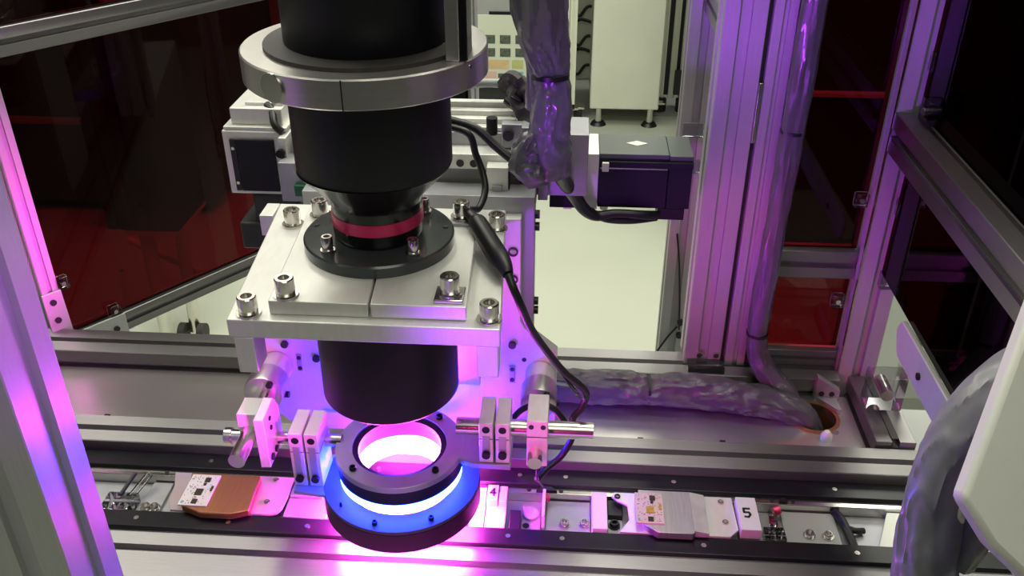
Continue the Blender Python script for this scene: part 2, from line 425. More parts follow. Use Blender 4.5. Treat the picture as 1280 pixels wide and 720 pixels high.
MB().prism([(.438, -.008), (.50, -.008), (.50, .041), (.459, .041)], -.0138, -.006).build('guide_plate', 'cream', t, .0006)

# --- carriers
t = thing('carrier', 'silver carrier plate holding a shiny chuck, beside the block marked 5', 'carrier', (.26, .018, -.0105))
MB().prism([(.2015, .0415), (.199, .036), (.2045, .030), (.2135, .025), (.2145, .006), (.205, -.0095), (.305, -.0095), (.3135, .000), (.3125, .0415)], .0005, .003).build('plate', 'white_alu', t, .0004)
MB().box(.225, .285, -.002, .032, -.0138, .0005).build('pedestal', 'grey_alu', t)
MB().prism([(.2235, .0385), (.272, .0385), (.272, -.0135), (.270, -.0155), (.239, -.0155), (.2265, -.0055)], .003, .0105).build('chuck', 'chuck', t, .0004)
MB().prism([(.272, .0105), (.2855, .0075), (.2855, .003), (.272, .003)], -.0115, .0385, 'y').build('chuck_bevel', 'bevel', t, .0003)
bolt(t, (.3015, .034, .003), .0030, .0016, 'steel', False); bolt(t, (.3025, .008, .003), .0030, .0016, 'steel', False); bolt(t, (.2045, .0355, .003), .0030, .0016, 'dark_steel', False)
t = thing('carrier', 'pink-lit carrier plate with a copper-coloured chuck, left of the ring light', 'carrier', (-.17, .018, -.0105))
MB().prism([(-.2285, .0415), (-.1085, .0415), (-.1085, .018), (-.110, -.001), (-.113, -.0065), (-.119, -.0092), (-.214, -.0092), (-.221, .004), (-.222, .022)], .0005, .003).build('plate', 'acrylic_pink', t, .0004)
MB().box(-.205, -.14, -.002, .032, -.0138, .0005).build('pedestal', 'grey_alu', t)
MB().prism([(-.2075, .034), (-.1395, .034), (-.1365, -.0125), (-.152, -.0185), (-.181, -.0185), (-.2015, -.0105)], .003, .0105).build('chuck', 'copper', t, .0012)
for p in ((-.126, .036), (-.126, .006)): bolt(t, (*p, .003), .0030, .0016, 'steel', False)
t = thing('link_plate', 'plain grey plate with a pink-lit screw between left carrier and ring light', 'plate', (-.09, .01, -.0138))
B('plate', 'grey_alu', t, -.1075, -.066, -.0088, .016, -.0138, .0005)
B('screw_block', 'grey_alu', t, -.107, -.076, .0165, .0385, -.0138, .003)
bolt(t, (-.0905, .028, .003), .0055, .003, 'steel', True)

t = thing('carrier', 'carrier plate under the ring light, washed white and magenta through its opening', 'carrier', (.0, .018, -.0105))
MB().prism([(-.0575, .0415), (-.0635, .036), (-.058, .030), (-.049, .025), (-.048, .006), (-.0575, -.0092), (.060, -.0092), (.0655, .000), (.0645, .0415)], .0005, .003).build('plate', 'white_alu', t, .0004)
MB().box(-.035, .025, -.002, .032, -.0138, .0005).build('pedestal', 'grey_alu', t)
MB().prism([(-.0365, .0385), (.025, .0385), (.025, -.0135), (.010, -.0155), (-.022, -.0155), (-.0335, -.0055)], .003, .0105).build('chuck', 'white_alu', t, .0004)

def board(label, m, x0, x1, y0, y1, z, ych, mark):
    t = thing('circuit_board', label, 'circuit board', ((x0+x1)/2, (y0+y1)/2, z), None)
    B('board', m, t, x0, x1, y0, y1, z, z + .0016, .0002)
    W, H = x1 - x0, y1 - y0; zt = z + .0016
    def chip(u, v, a, b, mm='chip', h=.0008): B('chip', mm, t, x0+W*u-a/2, x0+W*u+a/2, y0+H*v-b/2, y0+H*v+b/2, zt, zt+h, 0)
    chip(.63, .82, .0052, .0058); chip(.60, .68, .0026, .003)
    chip(.52, .42, .0068, .0082, ych); chip(.52, .12, .0050, .0055)
    rnd = random.Random(mark); mb = MB()
    for k in range(70):
        u, v = rnd.uniform(.06, .94), rnd.uniform(.05, .95)
        a, b = rnd.choice(((.0012, .0005), (.0005, .0012), (.0007, .0007), (.002, .0003), (.0003, .0022)))
        mb.box(x0+W*u-a/2, x0+W*u+a/2, y0+H*v-b/2, y0+H*v+b/2, zt, zt+.0003)
    tag(mb.build('solder_mark', 'trace', t, smooth=False), kind='stuff')
    chip(.10, .10, .002, .003, 'teal', .0004); chip(.90, .55, .0022, .007, ych, .0004)
board('cream circuit board with a yellow chip on the silver carrier chuck', 'pcb', .2200, .2455, -.006, .033, .0105, 'chip_y', 3)
board('whitish circuit board lying under the ring light, glowing magenta', 'pcb_white', -.036, -.010, -.008, .031, .0105, 'chip', 6)
board('whitish circuit board with dark chips on the copper-coloured chuck', 'pcb_white', -.2045, -.1770, -.0115, .030, .0105, 'chip', 4)

# ================================================================ table plate, back beam
def disc_plate(name, m, parent, x0, x1, y0, y1, z0, z1, hx, hy, hr):
    """rectangular plate with a real round hole"""
    mb = MB(); n = 48
    def rect(a):
        c, s_ = math.cos(a), math.sin(a); k = 1e9
        if c > 1e-9: k = min(k, (x1-hx)/c)
        if c < -1e-9: k = min(k, (x0-hx)/c)
        if s_ > 1e-9: k = min(k, (y1-hy)/s_)
        if s_ < -1e-9: k = min(k, (y0-hy)/s_)
        return hx + c*k, hy + s_*k
    angs = sorted([2*math.pi*i/n for i in range(n)] + [math.atan2(y-hy, x-hx) % (2*math.pi) for x in (x0, x1) for y in (y0, y1)])
    L = []
    for z in (z0, z1):
        L.append([mb.bm.verts.new((*rect(a), z)) for a in angs]); L.append([mb.bm.verts.new((hx+hr*math.cos(a), hy+hr*math.sin(a), z)) for a in angs])
    k = len(angs)
    for i in range(k):
        j = (i+1) % k
        for A, Bq in ((L[0], L[1]), (L[3], L[2]), (L[2], L[0]), (L[1], L[3])): mb.bm.faces.new((A[i], A[j], Bq[j], Bq[i]))
    bmesh.ops.recalc_face_normals(mb.bm, faces=mb.bm.faces)
    return mb.build(name, m, parent)
t = thing('table_plate', 'polished metal table plate behind the conveyor with a cable hole', 'table plate', (.1, .16, -.045))
disc_plate('plate', 'table', t, -.60, .462, .1135, .2145, -.012, -.002, .4185, .176, .0235)
MB().lathe([(.0235, -.04), (.0235, -.0005), (.0275, -.0005), (.0275, -.002), (.0255, -.003), (.0255, -.04)], (.4185, .176, 0), 48, closed=True).build('hole_collar', 'copper', t)
MB().cyl((.4185, .176, -.044), (.4185, .176, -.036), .0233, 32).build('hole_bottom', 'black', t)
for x, y in ((.231, .121), (.315, .122), (-.335, .122)): B('edge_clip', 'black', t, x-.003, x+.003, y-.003, y+.003, -.002, .004)
MB().lathe([(.006, -.002), (.006, .003), (.003, .008), (.001, .009)], (.424, .141, 0), 20).build('white_bumper', 'white_plastic', t)
hole(t, (.436, .152, -.002), .004, 'steel')

t = thing('back_beam', 'aluminium extrusion along the back edge of the table plate', 'beam', (.0, .237, -.045))
MB().extr((-.62, .237, .0005), (.452, .237, .0005), .044, .04, 1, 1, u=(0, 1, 0)).build('profile', 'alu_x', t)
MB().box(-.62, .452, .2155, .2585, -.045, -.0198).build('sill', 'grey_alu', t)

t = thing('corner_bracket', 'grey triangular corner bracket at the back right of the table plate', 'bracket', (.44, .20, -.002))
MB().prism([(.425, -.002), (.452, -.002), (.452, .012), (.425, .03)], .206, .2145, 'y').build('upright', 'grey_alu', t, .0006)
MB().prism([(.427, .206), (.449, .206), (.449, .184), (.445, .184)], -.002, .004).build('foot_plate', 'grey_alu', t, .0006)
for x in (.432, .443): hole(t, (x, .2058, .008), .003, 'dark_steel', '-y')

# ================================================================ back plate, head plates
PY = .088
t = thing('head_back_plate', 'upright white machined plate behind the lens lit purple by the ring light', 'plate', (0, PY, .0045))
MB().prism([(-.115, .0295), (.0585, .0295), (.0585, .048), (.143, .048), (.143, .13), (.1125, .156), (.1085, .164), (.1085, .268), (-.1, .262), (-.105, .20), (-.145, .18), (-.145, .055)], PY, PY + .012, 'y').build('plate', 'white_alu', t, .0008)
B('lower_block', 'white_alu', t, .032, .072, PY-.022, PY, .105, .26)
B('bottom_tab', 'white_alu', t, -.086, -.056, PY-.004, PY, .031, .052)
for x, z in ((-.104, .108), (.1008, .104)):
    mb = MB(); mb.box(x-.0028, x+.0028, PY-.0012, PY, z-.010, z+.010); mb.build('slot', 'grey_alu', t, .0012)
    hole(t, (x, PY-.0012, z+.006), .0022, 'dark_steel', '-y'); hole(t, (x, PY-.0012, z-.006), .0022, 'dark_steel', '-y')
for x, z in ((-.116, .129), (.1008, .138), (-.087, .114), (-.057, .092)): hole(t, (x, PY, z), .0036, 'dark_steel', '-y', h=.003)
for x, z in ((.112, .121), (.1385, .121), (.1385, .088), (-.133, .113)): hole(t, (x, PY, z), .0022, 'dark_steel', '-y')
for z in (.236, .208):
    MB().lathe([(.0045, 0), (.0045, -.0012), (.003, -.0012), (.003, 0)], (.1015, PY, z), 20, 'y', True).build('screw_ring', 'dark_steel', t)
    hole(t, (.1015, PY, z), .002, 'steel', '-y')

t = thing('z_stage', 'grey upright slide and column behind the head back plate', 'slide', (0, .14, -.002))
B('carriage', 'grey_alu', t, -.085, .1195, PY + .0125, .128, .05, .283)
B('column', 'grey_paint', t, -.06, .09, .1285, .212, -.002, .262)
for z in (.26, .248, .17, .16): MB().cyl((.1195, .115, z), (.1235, .115, z), .004, 16).build('screw', 'dark_steel', t)
B('slide_bearing', 'dark_steel', t, .092, .118, .1285, .15, .215, .245)

t = thing('top_plate', 'thick bright aluminium plate carrying the split clamp and lens flange', 'plate', (0, 0, .20))
MB().prism([(-.0855, -.1), (.105, -.1005), (.0955, .0865), (-.1005, .0865)], .2625, .2772).build('plate', 'white_alu', t, .001)
MB().box(-.0825, -.0685, -.1, -.078, .2325, .2625).build('leg', 'white_alu', t, .0008)
MB().box(.0885, .1035, -.1, -.082, .2365, .2625).build('leg', 'white_alu', t, .0008)
B('corner_block', 'white_alu', t, -.112, -.1005, .062, .0865, .258, .2772)
for p in ((-.0785, .047), (-.0722, -.0905), (.0965, -.088), (.0905, .050)): bolt(t, (*p, .2772))
t = thing('split_clamp', 'bright split clamp plate under the black lens flange', 'clamp', (.01, -.01, .2772))
MB().prism([(-.057, -.0915), (.0128, -.0915), (.0108, -.062), (.0085, -.03), (-.03, .054), (-.0655, .054)], .2774, .2885).build('left_half', 'white_alu', t, .0008)
MB().prism([(.0146, -.0915), (.081, -.0915), (.0755, .054), (-.029, .054), (.0100, -.03), (.0125, -.062)], .2774, .2885).build('right_half', 'white_alu', t, .0008)
for p in ((-.0465, -.083), (-.053, .043)): bolt(t, (*p, .2885))
B('square_washer', 'steel', t, .058, .0785, -.088, -.068, .2885, .2915, .0008)
bolt(t, (.0685, -.0775, .2915)); 
B('cable_bracket', 'grey_alu', t, .054, .076, .030, .05, .2885, .291)
bolt(t, (.0628, .0425, .291))

# ================================================================ lens
LX = .0042
t = thing('machine_vision_lens', 'tall black lens barrel with red band above the ring light', 'lens', (LX, 0, .152))
def lat(name, m, prof, parent, seg=96, closed=False, x=LX): return MB().lathe(prof, (x, 0, 0), seg, closed=closed).build(name, m, parent)
lat('lower_barrel', 'black', [(.050, .154), (.0545, .152), (.0568, .1545), (.0568, .262)], t)
lat('front_glass', 'lens_glass', [(.0495, .1545), (.0495, .1565)], t)
fl = lat('flange', 'flange', [(.0575, .2886), (.0575, .2965), (.0562, .2978), (.03, .2978)], t)
for a in (227, 313, 137, 50): bolt(fl, (LX+.0465*math.cos(math.radians(a)), .0465*math.sin(math.radians(a)), .2978), .0042, .0105, 'steel', True)
for a in (172, 12): hole(fl, (LX+.051*math.cos(math.radians(a)), .051*math.sin(math.radians(a)), .2978), .0022, 'black')
lat('neck', 'black_gloss', [(.030, .2978), (.0325, .2985), (.0342, .302), (.0342, .338)], t)
lat('red_band', 'red', [(.0338, .3095), (.0346, .3097), (.0346, .3192), (.0338, .3194)], t)
lat('taper', 'black_gloss', [(.0342, .327), (.036, .332), (.0545, .352), (.0575, .3555)], t)
lat('middle_barrel', 'black', [(.0565, .3555), (.0572, .3575), (.0572, .4300)], t, x=.0052)
lat('grip_ring', 'rubber', [(.0700, .4440), (.0700, .4468), (.0605, .4475), (.0560, .4475)], t, x=.0066)
lat('upper_barrel', 'black', [(.0558, .4300), (.0558, .4475), (.0562, .4485), (.0562, .70), (.054, .702)], t, x=.0066)
t = thing('clamp_collar', 'wide silver split collar around the top of the black lens barrel', 'collar', (LX, 0, .4235))
CR = .0845
lat('collar_ring', 'ring_alu', [(.0588, .4238), (CR-.001, .4238), (CR, .4248), (CR, .4430), (CR-.001, .4440), (.0588, .4440)], t, 128, True, LX+.001)
a = math.radians(238.5); e = Vector((math.cos(a), math.sin(a), 0)); c = Vector((LX, 0, .4338)) + e * (CR - .004)
MB().cyl(c, c + e*.0048, .0096, 32).build('screw_recess', 'steel', t)
a = math.radians(272); e = Vector((math.cos(a), math.sin(a), 0)); c = Vector((LX, 0, 0)) + e * (CR - .0012)
MB().box(-.0004, .0004, -.0015, .0015, .4242, .4436, Matrix.Translation(c) @ Matrix.Rotation(a + math.pi/2, 4, 'Z')).build('split_line', 'dark_steel', t)
a = math.radians(335); e = Vector((math.cos(a), math.sin(a), 0)); c = Vector((LX, 0, .439)) + e * CR
MB().cyl(c - e*.001, c + e*.0012, .0016, 12).build('set_screw', 'steel', t)
t = thing('support_bar', 'upright silver and black bar standing on the collar beside the lens barrel', 'bar', (.0735, -.03, .4442))
B('silver_bar', 'ring_alu', t, .0665, .0755, -.043, -.030, .4442, .72)
B('black_bar', 'black_gloss', t, .0757, .0805, -.041, -.014, .4442, .72)
B('silver_edge', 'ring_alu', t, .0757, .0795, -.0138, -.005, .4442, .72)

# ================================================================ ring light
RX = .0066
def rl(name, m, prof, parent, closed=True, seg=112): return MB().lathe(prof, (RX, 0, 0), seg, closed=closed).build(name, m, parent)
t = thing('ring_light', 'upper ring light housing with grey face and tab clamped to the right rod', 'ring light', (RX, 0, .0575))
mbf = MB()
rl('face_plate', 'ring_face', [(.0415, .0808), (.0565, .0808), (.0565, .0862), (.0560, .0866), (.0415, .0866)], t)
MB().prism([(.048, -.024), (.060, -.0145), (.0735, -.0205), (.1065, -.0215), (.1065, .036), (.053, .024)], .0812, .08635).build('mount_tab', 'ring_face', t, .0005)
rl('housing', 'black', [(.0395, .0655), (.0545, .0655), (.0555, .067), (.0555, .0806), (.0395, .0806)], t)
rl('inner_lip', 'black', [(.0365, .0790), (.0413, .0790), (.0413, .0845), (.0405, .0852), (.0365, .0835)], t)
for a in (226, 318, 52): bolt(t, (RX+.0492*math.cos(math.radians(a)), .0492*math.sin(math.radians(a)), .0866), .0030, .0035, 'black', False)
rl('blue_diffuser', 'blue_led', [(.0500, .0575), (.0545, .0575), (.0535, .0653), (.0500, .0653)], t)
t = thing('ring_light', 'lower wider black ring light glowing blue on top and magenta below', 'ring light', (RX, 0, .025))
rl('top_plate', 'disc', [(.0490, .0465), (.0700, .0465), (.0706, .0472), (.0700, .0500), (.0490, .0500)], t)
rl('housing', 'black', [(.0662, .0265), (.0706, .0265), (.0706, .0463), (.0662, .0463)], t)
rl('magenta_diffuser', 'pink_led', [(.0360, .0455), (.0655, .0330), (.0655, .0350), (.0375, .0463)], t)
rl('inner_wall', 'white_plastic', [(.0450, .0500), (.0450, .0570), (.0485, .0570), (.0485, .0500)], t)
MB().prism([(-.086, -.026), (-.055, -.03), (-.055, .025), (-.086, .022)], .0464, .0499).build('mount_tab', 'ring_face', t, .0005)
for a in (222, 303, 258): bolt(t, (RX+.0625*math.cos(math.radians(a)), .0625*math.sin(math.radians(a)), .0500), .0024 if a != 222 else .0012, .0035, 'black', False)

# rods, mounts and clamps
def rod(label, p0, p1, r, at):
    t = thing('steel_rod', label, 'rod', at)
    MB().cyl(p0, p1, r, 32).build('rod_bar', 'steel', t); return t
rod('bright steel cross rod left of the ring light', (-.146, .004, .0845), (-.046, .004, .0845), .0058, (-.1, .004, .0787))
rod('long bright steel cross rod right of the ring light', (.058, .002, .109), (.1765, .002, .109), .0076, (.12, .002, .1014))
rod('steel rod pointing at the viewer through the left holder block', (-.1215, .075, .103), (-.1215, -.050, .103), .0072, (-.1215, .01, .0958))
rod('short steel rod with its end showing in the right holder block', (.1275, .060, .1), (.1275, -.033, .1), .0062, (.1275, .01, .094))
def mount(label, x, z, r):
    t = thing('shaft_mount', label, 'shaft mount', (x, .07, z - r))
    MB().lathe([(r*.55, .040), (r*.97, .041), (r, .043), (r, .064)], (x, 0, z), 48, 'y').build('clamp_ring', 'ring_alu', t)
    MB().lathe([(r*.92, .0645), (r*.92, .0675), (r*.85, .068), (r*.85, .0875)], (x, 0, z), 48, 'y').build('collar_base', 'white_alu', t)
    hole(t, (x + r*.45, .0407, z + r*.68), .003, 'black', '-y', 'clamp_screw', .004)
    MB().cyl((x + r*.85, .052, z - r*.4), (x + r*1.12, .052, z - r*.4), .0032, 14).build('clamp_screw', 'black', t)
mount('round shaft mount on the left of the back plate', -.1265, .104, .0185)
mount('round shaft mount on the right of the back plate', .1275, .106, .0165)
def clampblk(label, x0, x1, y0, y1, z0, z1, zr, flip=1):
    t = thing('rod_clamp', label, 'clamp', ((x0+x1)/2, (y0+y1)/2, z0), None)
    zm = zr - .0005
    B('lower_jaw', 'white_alu', t, x0, x1, y0, y1, z0, zm, .0006)
    B('upper_jaw', 'white_alu', t, x0, x1, y0, y1, zm + .0012, z1, .0006)
    B('cap_line', 'dark_steel', t, x0+.0004, x1-.0004, y0+.001, y1-.001, zm, zm + .0012, 0)
    xm = (x0 + x1)/2
    hole(t, (xm, y0, z1 - .007), .0033, 'black', '-y', 'clamp_screw', .0006)
    B('screw_slot', 'grey_alu', t, xm-.0032, xm+.0032, y0-.0006, y0, z0+.008, z1-.014, .0004)
    hole(t, (xm, y0-.0006, z0 + .010), .0036, 'black', '-y', 'clamp_screw', .003)
clampblk('inner of the two rod clamps right of the ring light, nearest the ring', .0795, .0915, -.019, .018, .0868, .1295, .112)
clampblk('outer of the two rod clamps right of the ring light', .0935, .1055, -.019, .018, .0868, .1295, .112)
clampblk('outer of the two rod clamps left of the ring light', -.0865, -.0745, -.019, .016, .0502, .1085, .088)
clampblk('inner of the two rod clamps left of the ring light, nearest the ring', -.0725, -.0605, -.019, .016, .0502, .1085, .088)
t = thing('holder_block', 'upright silver holder block gripping the rods at far left', 'holder block', (-.115, -.0, .074))
MB().prism([(-.024, .126), (.006, .128), (.016, .112), (.016, .074), (-.024, .074)], -.1125, -.1035, 'x').build('plate_body', 'white_alu', t, .0008)
B('rod_saddle', 'white_alu', t, -.1315, -.1127, -.012, .012, .086, .1225)
for y in (-.017, -.006): MB().cyl((-.1035, y, .081), (-.1020, y, .081), .0032, 14).build('screw', 'black', t)
for z in (.118, .108): MB().cyl((-.1035, -.010, z), (-.1025, -.010, z), .0022, 14).build('screw', 'black', t)
MB().cyl((-.152, .004, .0845), (-.146, .004, .0845), .0075, 20).build('rod_nut', 'steel', t)
t = thing('holder_block', 'silver holder block with two small screws on the right rod', 'holder block', (.129, -.0, .082))
B('lower_body', 'white_alu', t, .120, .1378, -.020, .018, .086, .1165)
B('upper_body', 'white_alu', t, .120, .1378, -.020, .018, .1178, .1345)
B('joint', 'dark_steel', t, .1205, .1373, -.019, .017, .1165, .1178, 0)
for x in (.1238, .1338): hole(t, (x, -.020, .1285), .0022, 'dark_steel', '-y')

# ================================================================ gantry behind
t = thing('gantry_beam', 'pale horizontal gantry beam behind the lens with covers and brackets', 'gantry', (.02, .17, .2625))
B('beam_body', 'grey_alu', t, -.10, .165, .150, .196, .2625, .322)
B('front_cover', 'white_alu', t, .03, .1045, .128, .150, .296, .310)
B('front_face', 'grey_paint', t, -.06, .1055, .134, .1498, .264, .2955)
for x in (.052, .064): hole(t, (x, .128, .3015), .0035, 'dark_steel', '-y')
for k, (z, y) in enumerate(((.323, .153), (.327, .163), (.331, .173), (.335, .185))):
    B('cover_strip', 'white_alu', t, -.06, .10, y, y + .0085, .3222, z + .003, .0006)
B('sensor_housing', 'white_alu', t, .0765, .0955, .114, .1275, .262, .304)
B('sensor_frame', 'dark_steel', t, .0755, .0765, .115, .1275, .262, .300)
B('sensor_frame', 'dark_steel', t, .0955, .0965, .115, .1275, .262, .300)
B('sensor_pin', 'grey_alu', t, .0815, .0905, .111, .114, .274, .288)
B('green_tab', 'green', t, .080, .0915, .108, .114, .262, .2715, .001)
B('side_block', 'grey_alu', t, .088, .1245, .14, .1495, .312, .334)
MB().cyl((.094, .1395, .325), (.094, .1355, .325), .005, 20).build('knob', 'dark_steel', t)
MB().cyl((.079, .145, .323), (.079, .145, .338), .005, 16).build('black_post', 'black', t)
B('right_flange', 'grey_alu', t, .106, .1195, .13, .1498, .262, .335)
B('right_flange', 'grey_alu', t, .1205, .1295, .14, .1498, .262, .335)
B('green_tab', 'green', t, -.098, -.085, .120, .126, .268, .279, .001)
B('left_flange', 'grey_alu', t, -.112, -.075, .126, .1495, .2605, .298)

t = thing('linear_actuator', 'pale actuator box with black front panel on the left end of the gantry', 'actuator', (-.14, .17, .19))
B('box_body', 'white_alu', t, -.1685, -.114, .150, .215, .2555, .318, .0015)
B('front_panel', 'motor', t, -.156, -.1205, .1475, .150, .2595, .3105)
B('panel_strip', 'dark_steel', t, -.1620, -.1565, .148, .150, .2595, .3105)
for z in (.302, .268): MB().cyl((-.159, .148, z), (-.159, .1465, z), .0016, 10).build('screw', 'steel', t)
B('top_lid', 'white_alu', t, -.1665, -.108, .151, .213, .318, .3215)
B('top_housing', 'white_alu', t, -.1605, -.1125, .157, .215, .3215, .337, .001)
B('housing_rib', 'white_alu', t, -.148, -.1125, .165, .213, .337, .340)
B('data_plate', 'grey_paint', t, -.130, -.122, .175, .185, .34, .3404, 0)
B('end_bracket', 'white_alu', t, -.1135, -.1065, .140, .20, .258, .316)
MB().cyl((-.112, .14, .302), (-.112, .136, .302), .004, 14).build('screw', 'black', t)
B('under_box', 'dark_paint', t, -.150, -.105, .152, .205, .225, .2553, .003)
B('under_foot', 'dark_paint', t, -.166, -.105, .150, .205, .1965, .2248, .002)
MB().tube([(-.128, .166, .338), (-.122, .160, .334), (-.118, .150, .325), (-.112, .150, .318)], .0035, 10, 6).build('cable_tail', 'cable', t)

t = thing('servo_motor', 'black motor with dark green-grey top on the right end of the gantry', 'motor', (.21, .225, .225))
B('gearbox', 'motor', t, .130, .1605, .200, .246, .2265, .2755)
B('gearbox_top', 'white_alu', t, .130, .1575, .200, .252, .2757, .2845)
B('mount_flange', 'white_alu', t, .1608, .1765, .1985, .252, .2265, .2845)
B('motor_body', 'motor', t, .1768, .243, .200, .252, .2285, .2795)
B('motor_lid', 'motor_top', t, .1768, .243, .200, .252, .2797, .2845)
B('end_cap', 'motor', t, .2435, .266, .200, .252, .2285, .2785)
B('end_cap_lid', 'motor_top', t, .2435, .266, .200, .252, .2787, .2835)
B('lid_lip', 'black', t, .186, .266, .1965, .1998, .2715, .278)
B('silver_line', 'steel', t, .178, .242, .1985, .1999, .2695, .271, 0)
B('white_clip', 'white_plastic', t, .1795, .186, .1945, .1985, .268, .277)
MB().prism([(.203, .228), (.2135, .2215), (.224, .228), (.2135, .2345)], .2845, .2849).build('white_diamond', 'white_plastic', t)
MB().cyl((.1835, .202, .226), (.1835, .202, .2285), .004, 14).build('cable_gland', 'white_plastic', t)
B('connector', 'black', t, .236, .262, .200, .225, .2165, .2283)
B('silver_foot', 'steel', t, .1435, .152, .203, .215, .2235, .2263)

# ================================================================ cables and sleeves
t = thing('cable_sleeve', 'thick grey wrapped cable sleeve hanging beside the gantry in front of the cabinet', 'cable sleeve', (.13, .1, .305))
MB().tube([(.118, .075, .62), (.121, .085, .52), (.122, .095, .455), (.1255, .1, .42), (.1305, .1, .391), (.1315, .1, .372), (.131, .1, .345), (.134, .1, .322), (.1365, .1, .305)],
          [.024, .024, .0225, .0195, .0135, .0165, .0175, .0175, .0135], 56, 16, .20, 26, 2.0).build('fabric', 'sleeve_mid', t)
MB().tube([(.110, .115, .60), (.108, .12, .50), (.1125, .118, .44), (.121, .112, .40), (.1225, .11, .36)], [.017, .017, .015, .012, .012], 36, 14, .22, 30, 5.0).build('side_fold', 'sleeve_mid', t)
MB().lathe([(.0142, .3895), (.0156, .390), (.0156, .394), (.0142, .3945)], (.1305, .1, 0), 36, closed=True).build('cable_tie', 'cable', t)
MB().tube([(.123, .098, .345), (.115, .094, .332), (.112, .094, .318), (.120, .094, .308), (.130, .096, .309)], [.007, .012, .013, .011, .008], 36, 14, .45, 60, 1.0).build('bunched_end', 'sleeve_mid', t)
t = thing('motor_cable', 'black cable running from the grey sleeve to the motor connector', 'cable', (.19, .19, .222))
MB().tube([(.138, .112, .306), (.143, .14, .283), (.153, .165, .258), (.164, .178, .236), (.176, .186, .2255), (.195, .188, .2275), (.22, .19, .226), (.2355, .1985, .222)], [.0065, .0068, .0068, .006, .0052, .0045, .0045, .0045], 14, 8).build('jacket', 'cable', t)
MB().tube([(.170, .184, .232), (.185, .188, .2215), (.21, .19, .2195), (.2355, .1985, .2195)], .0035, 10, 7).build('second_strand', 'cable', t)
t = thing('sensor_cable', 'thin black cable looping down behind the lens to the clamp plate bolt', 'cable', (.07, .09, .27))
MB().tube([(.030, .11, .343), (.050, .105, .343), (.064, .102, .338), (.069, .1, .322), (.075, .095, .308), (.078, .085, .295), (.074, .07, .286), (.068, .058, .290), (.0665, .048, .2945)], .003, 12, 8).build('jacket', 'cable', t)
t = thing('sensor_cable', 'black cable arching from behind the lens into the grey sleeve', 'cable', (.09, .1, .3))
MB().tube([(.045, .115, .346), (.068, .11, .341), (.085, .105, .328), (.1, .1, .318), (.116, .098, .312)], .0038, 12, 8).build('jacket', 'cable', t)
t = thing('inline_connector_cable', 'black cable with a thick inline connector hanging over the plate edge', 'cable', (.12, 0, .1))
MB().tube([(.066, .046, .2955), (.070, .036, .297), (.0765, .026, .2955)], [.003, .0042, .0052], 14, 8).build('upper_cable', 'cable', t)
MB().tube([(.0765, .027, .2955), (.079, .021, .295), (.0965, -.019, .2905), (.102, -.03, .288), (.106, -.038, .285)], [.0055, .0078, .0082, .0068, .0042], 18, 6).build('connector_body', 'cable', t)
MB().tube([(.106, -.038, .285), (.111, -.045, .276), (.117, -.045, .26), (.124, -.035, .235), (.136, -.02, .205), (.150, -.005, .175), (.1635, .008, .153), (.1695, .018, .136), (.166, .022, .118), (.159, .022, .106), (.159, .022, .085), (.150, .018, .066), (.138, .01, .058), (.129, -.004, .056)],
          .0031, 12, 8).build('lower_cable', 'cable', t)
MB().tube([(.1395, -.018, .198), (.151, -.002, .1685), (.162, .006, .145), (.1705, .014, .135)], [.0014, .0022, .002, .001], 8, 6).build('clear_tail', 'clear', t)
t = thing('loop_cable', 'thin black cable arched over the right holder block', 'cable', (.13, .03, .09))
MB().tube([(.100, .030, .088), (.106, .03, .098), (.114, .031, .107), (.127, .032, .1125), (.140, .031, .110), (.150, .028, .1), (.158, .024, .088)], .0028, 12, 8).build('jacket', 'cable', t)
t = thing('trigger_wire', 'thin black wire dropping from the right holder block to the rail', 'wire', (.131, -.02, .0))
MB().tube([(.129, -.022, .09), (.1295, -.018, .07), (.131, .01, .04), (.1345, .04, .006)], .0009, 8, 8).build('strand', 'cable', t)
t = thing('flat_cable', 'grey cable and tubing bundle lying on top of the gantry beam', 'cable', (.07, .18, .335))
MB().tube([(.03, .18, .343), (.05, .185, .352), (.07, .188, .355), (.092, .188, .353), (.104, .178, .347)], .004, 12, 8, .05, 60).build('grey_tube', 'grey_paint', t)
MB().tube([(.086, .182, .352), (.096, .178, .36), (.106, .17, .350), (.116, .155, .333), (.122, .13, .318)], [.006, .011, .0125, .011, .008], 26, 10, .45, 60, 3.0).build('wrapped_bundle', 'rubber', t)
MB().tube([(.09, .172, .345), (.098, .165, .342), (.103, .16, .35), (.097, .158, .357)], .004, 10, 6).build('black_loop', 'cable', t)
B('white_connector', 'white_plastic', t, .087, .0945, .184, .192, .356, .363)

t = thing('cable_sleeve', 'dark purple-lit wrapped sleeve lying along the table plate into the hole', 'cable sleeve', (.28, .18, 0))
MB().tube([(.105, .185, .030), (.142, .186, .021), (.175, .187, .019), (.215, .187, .019), (.241, .186, .018), (.27, .186, .019), (.31, .184, .019), (.345, .180, .017), (.375, .177, .015), (.402, .175, .004), (.4165, .175, -.02), (.418, .176, -.034)],
          [.013, .018, .0185, .018, .016, .0185, .0185, .018, .0165, .0155, .015, .014], 52, 16, .22, 40, 7.0).build('fabric', 'sleeve_dark', t)
MB().lathe([(.0165, -.0015), (.0180, -.0015), (.0180, .0015), (.0165, .0015)], (0, 0, 0), 36, 'x', True).build('cable_tie', 'cable', t, at=(0, 0, 0)).location = Vector((.242, .1862, .018)) - ORG[t.name]
t = thing('cable_sleeve', 'dark wrapped sleeve running up the door stile at the back right', 'cable sleeve', (.36, .222, .02))
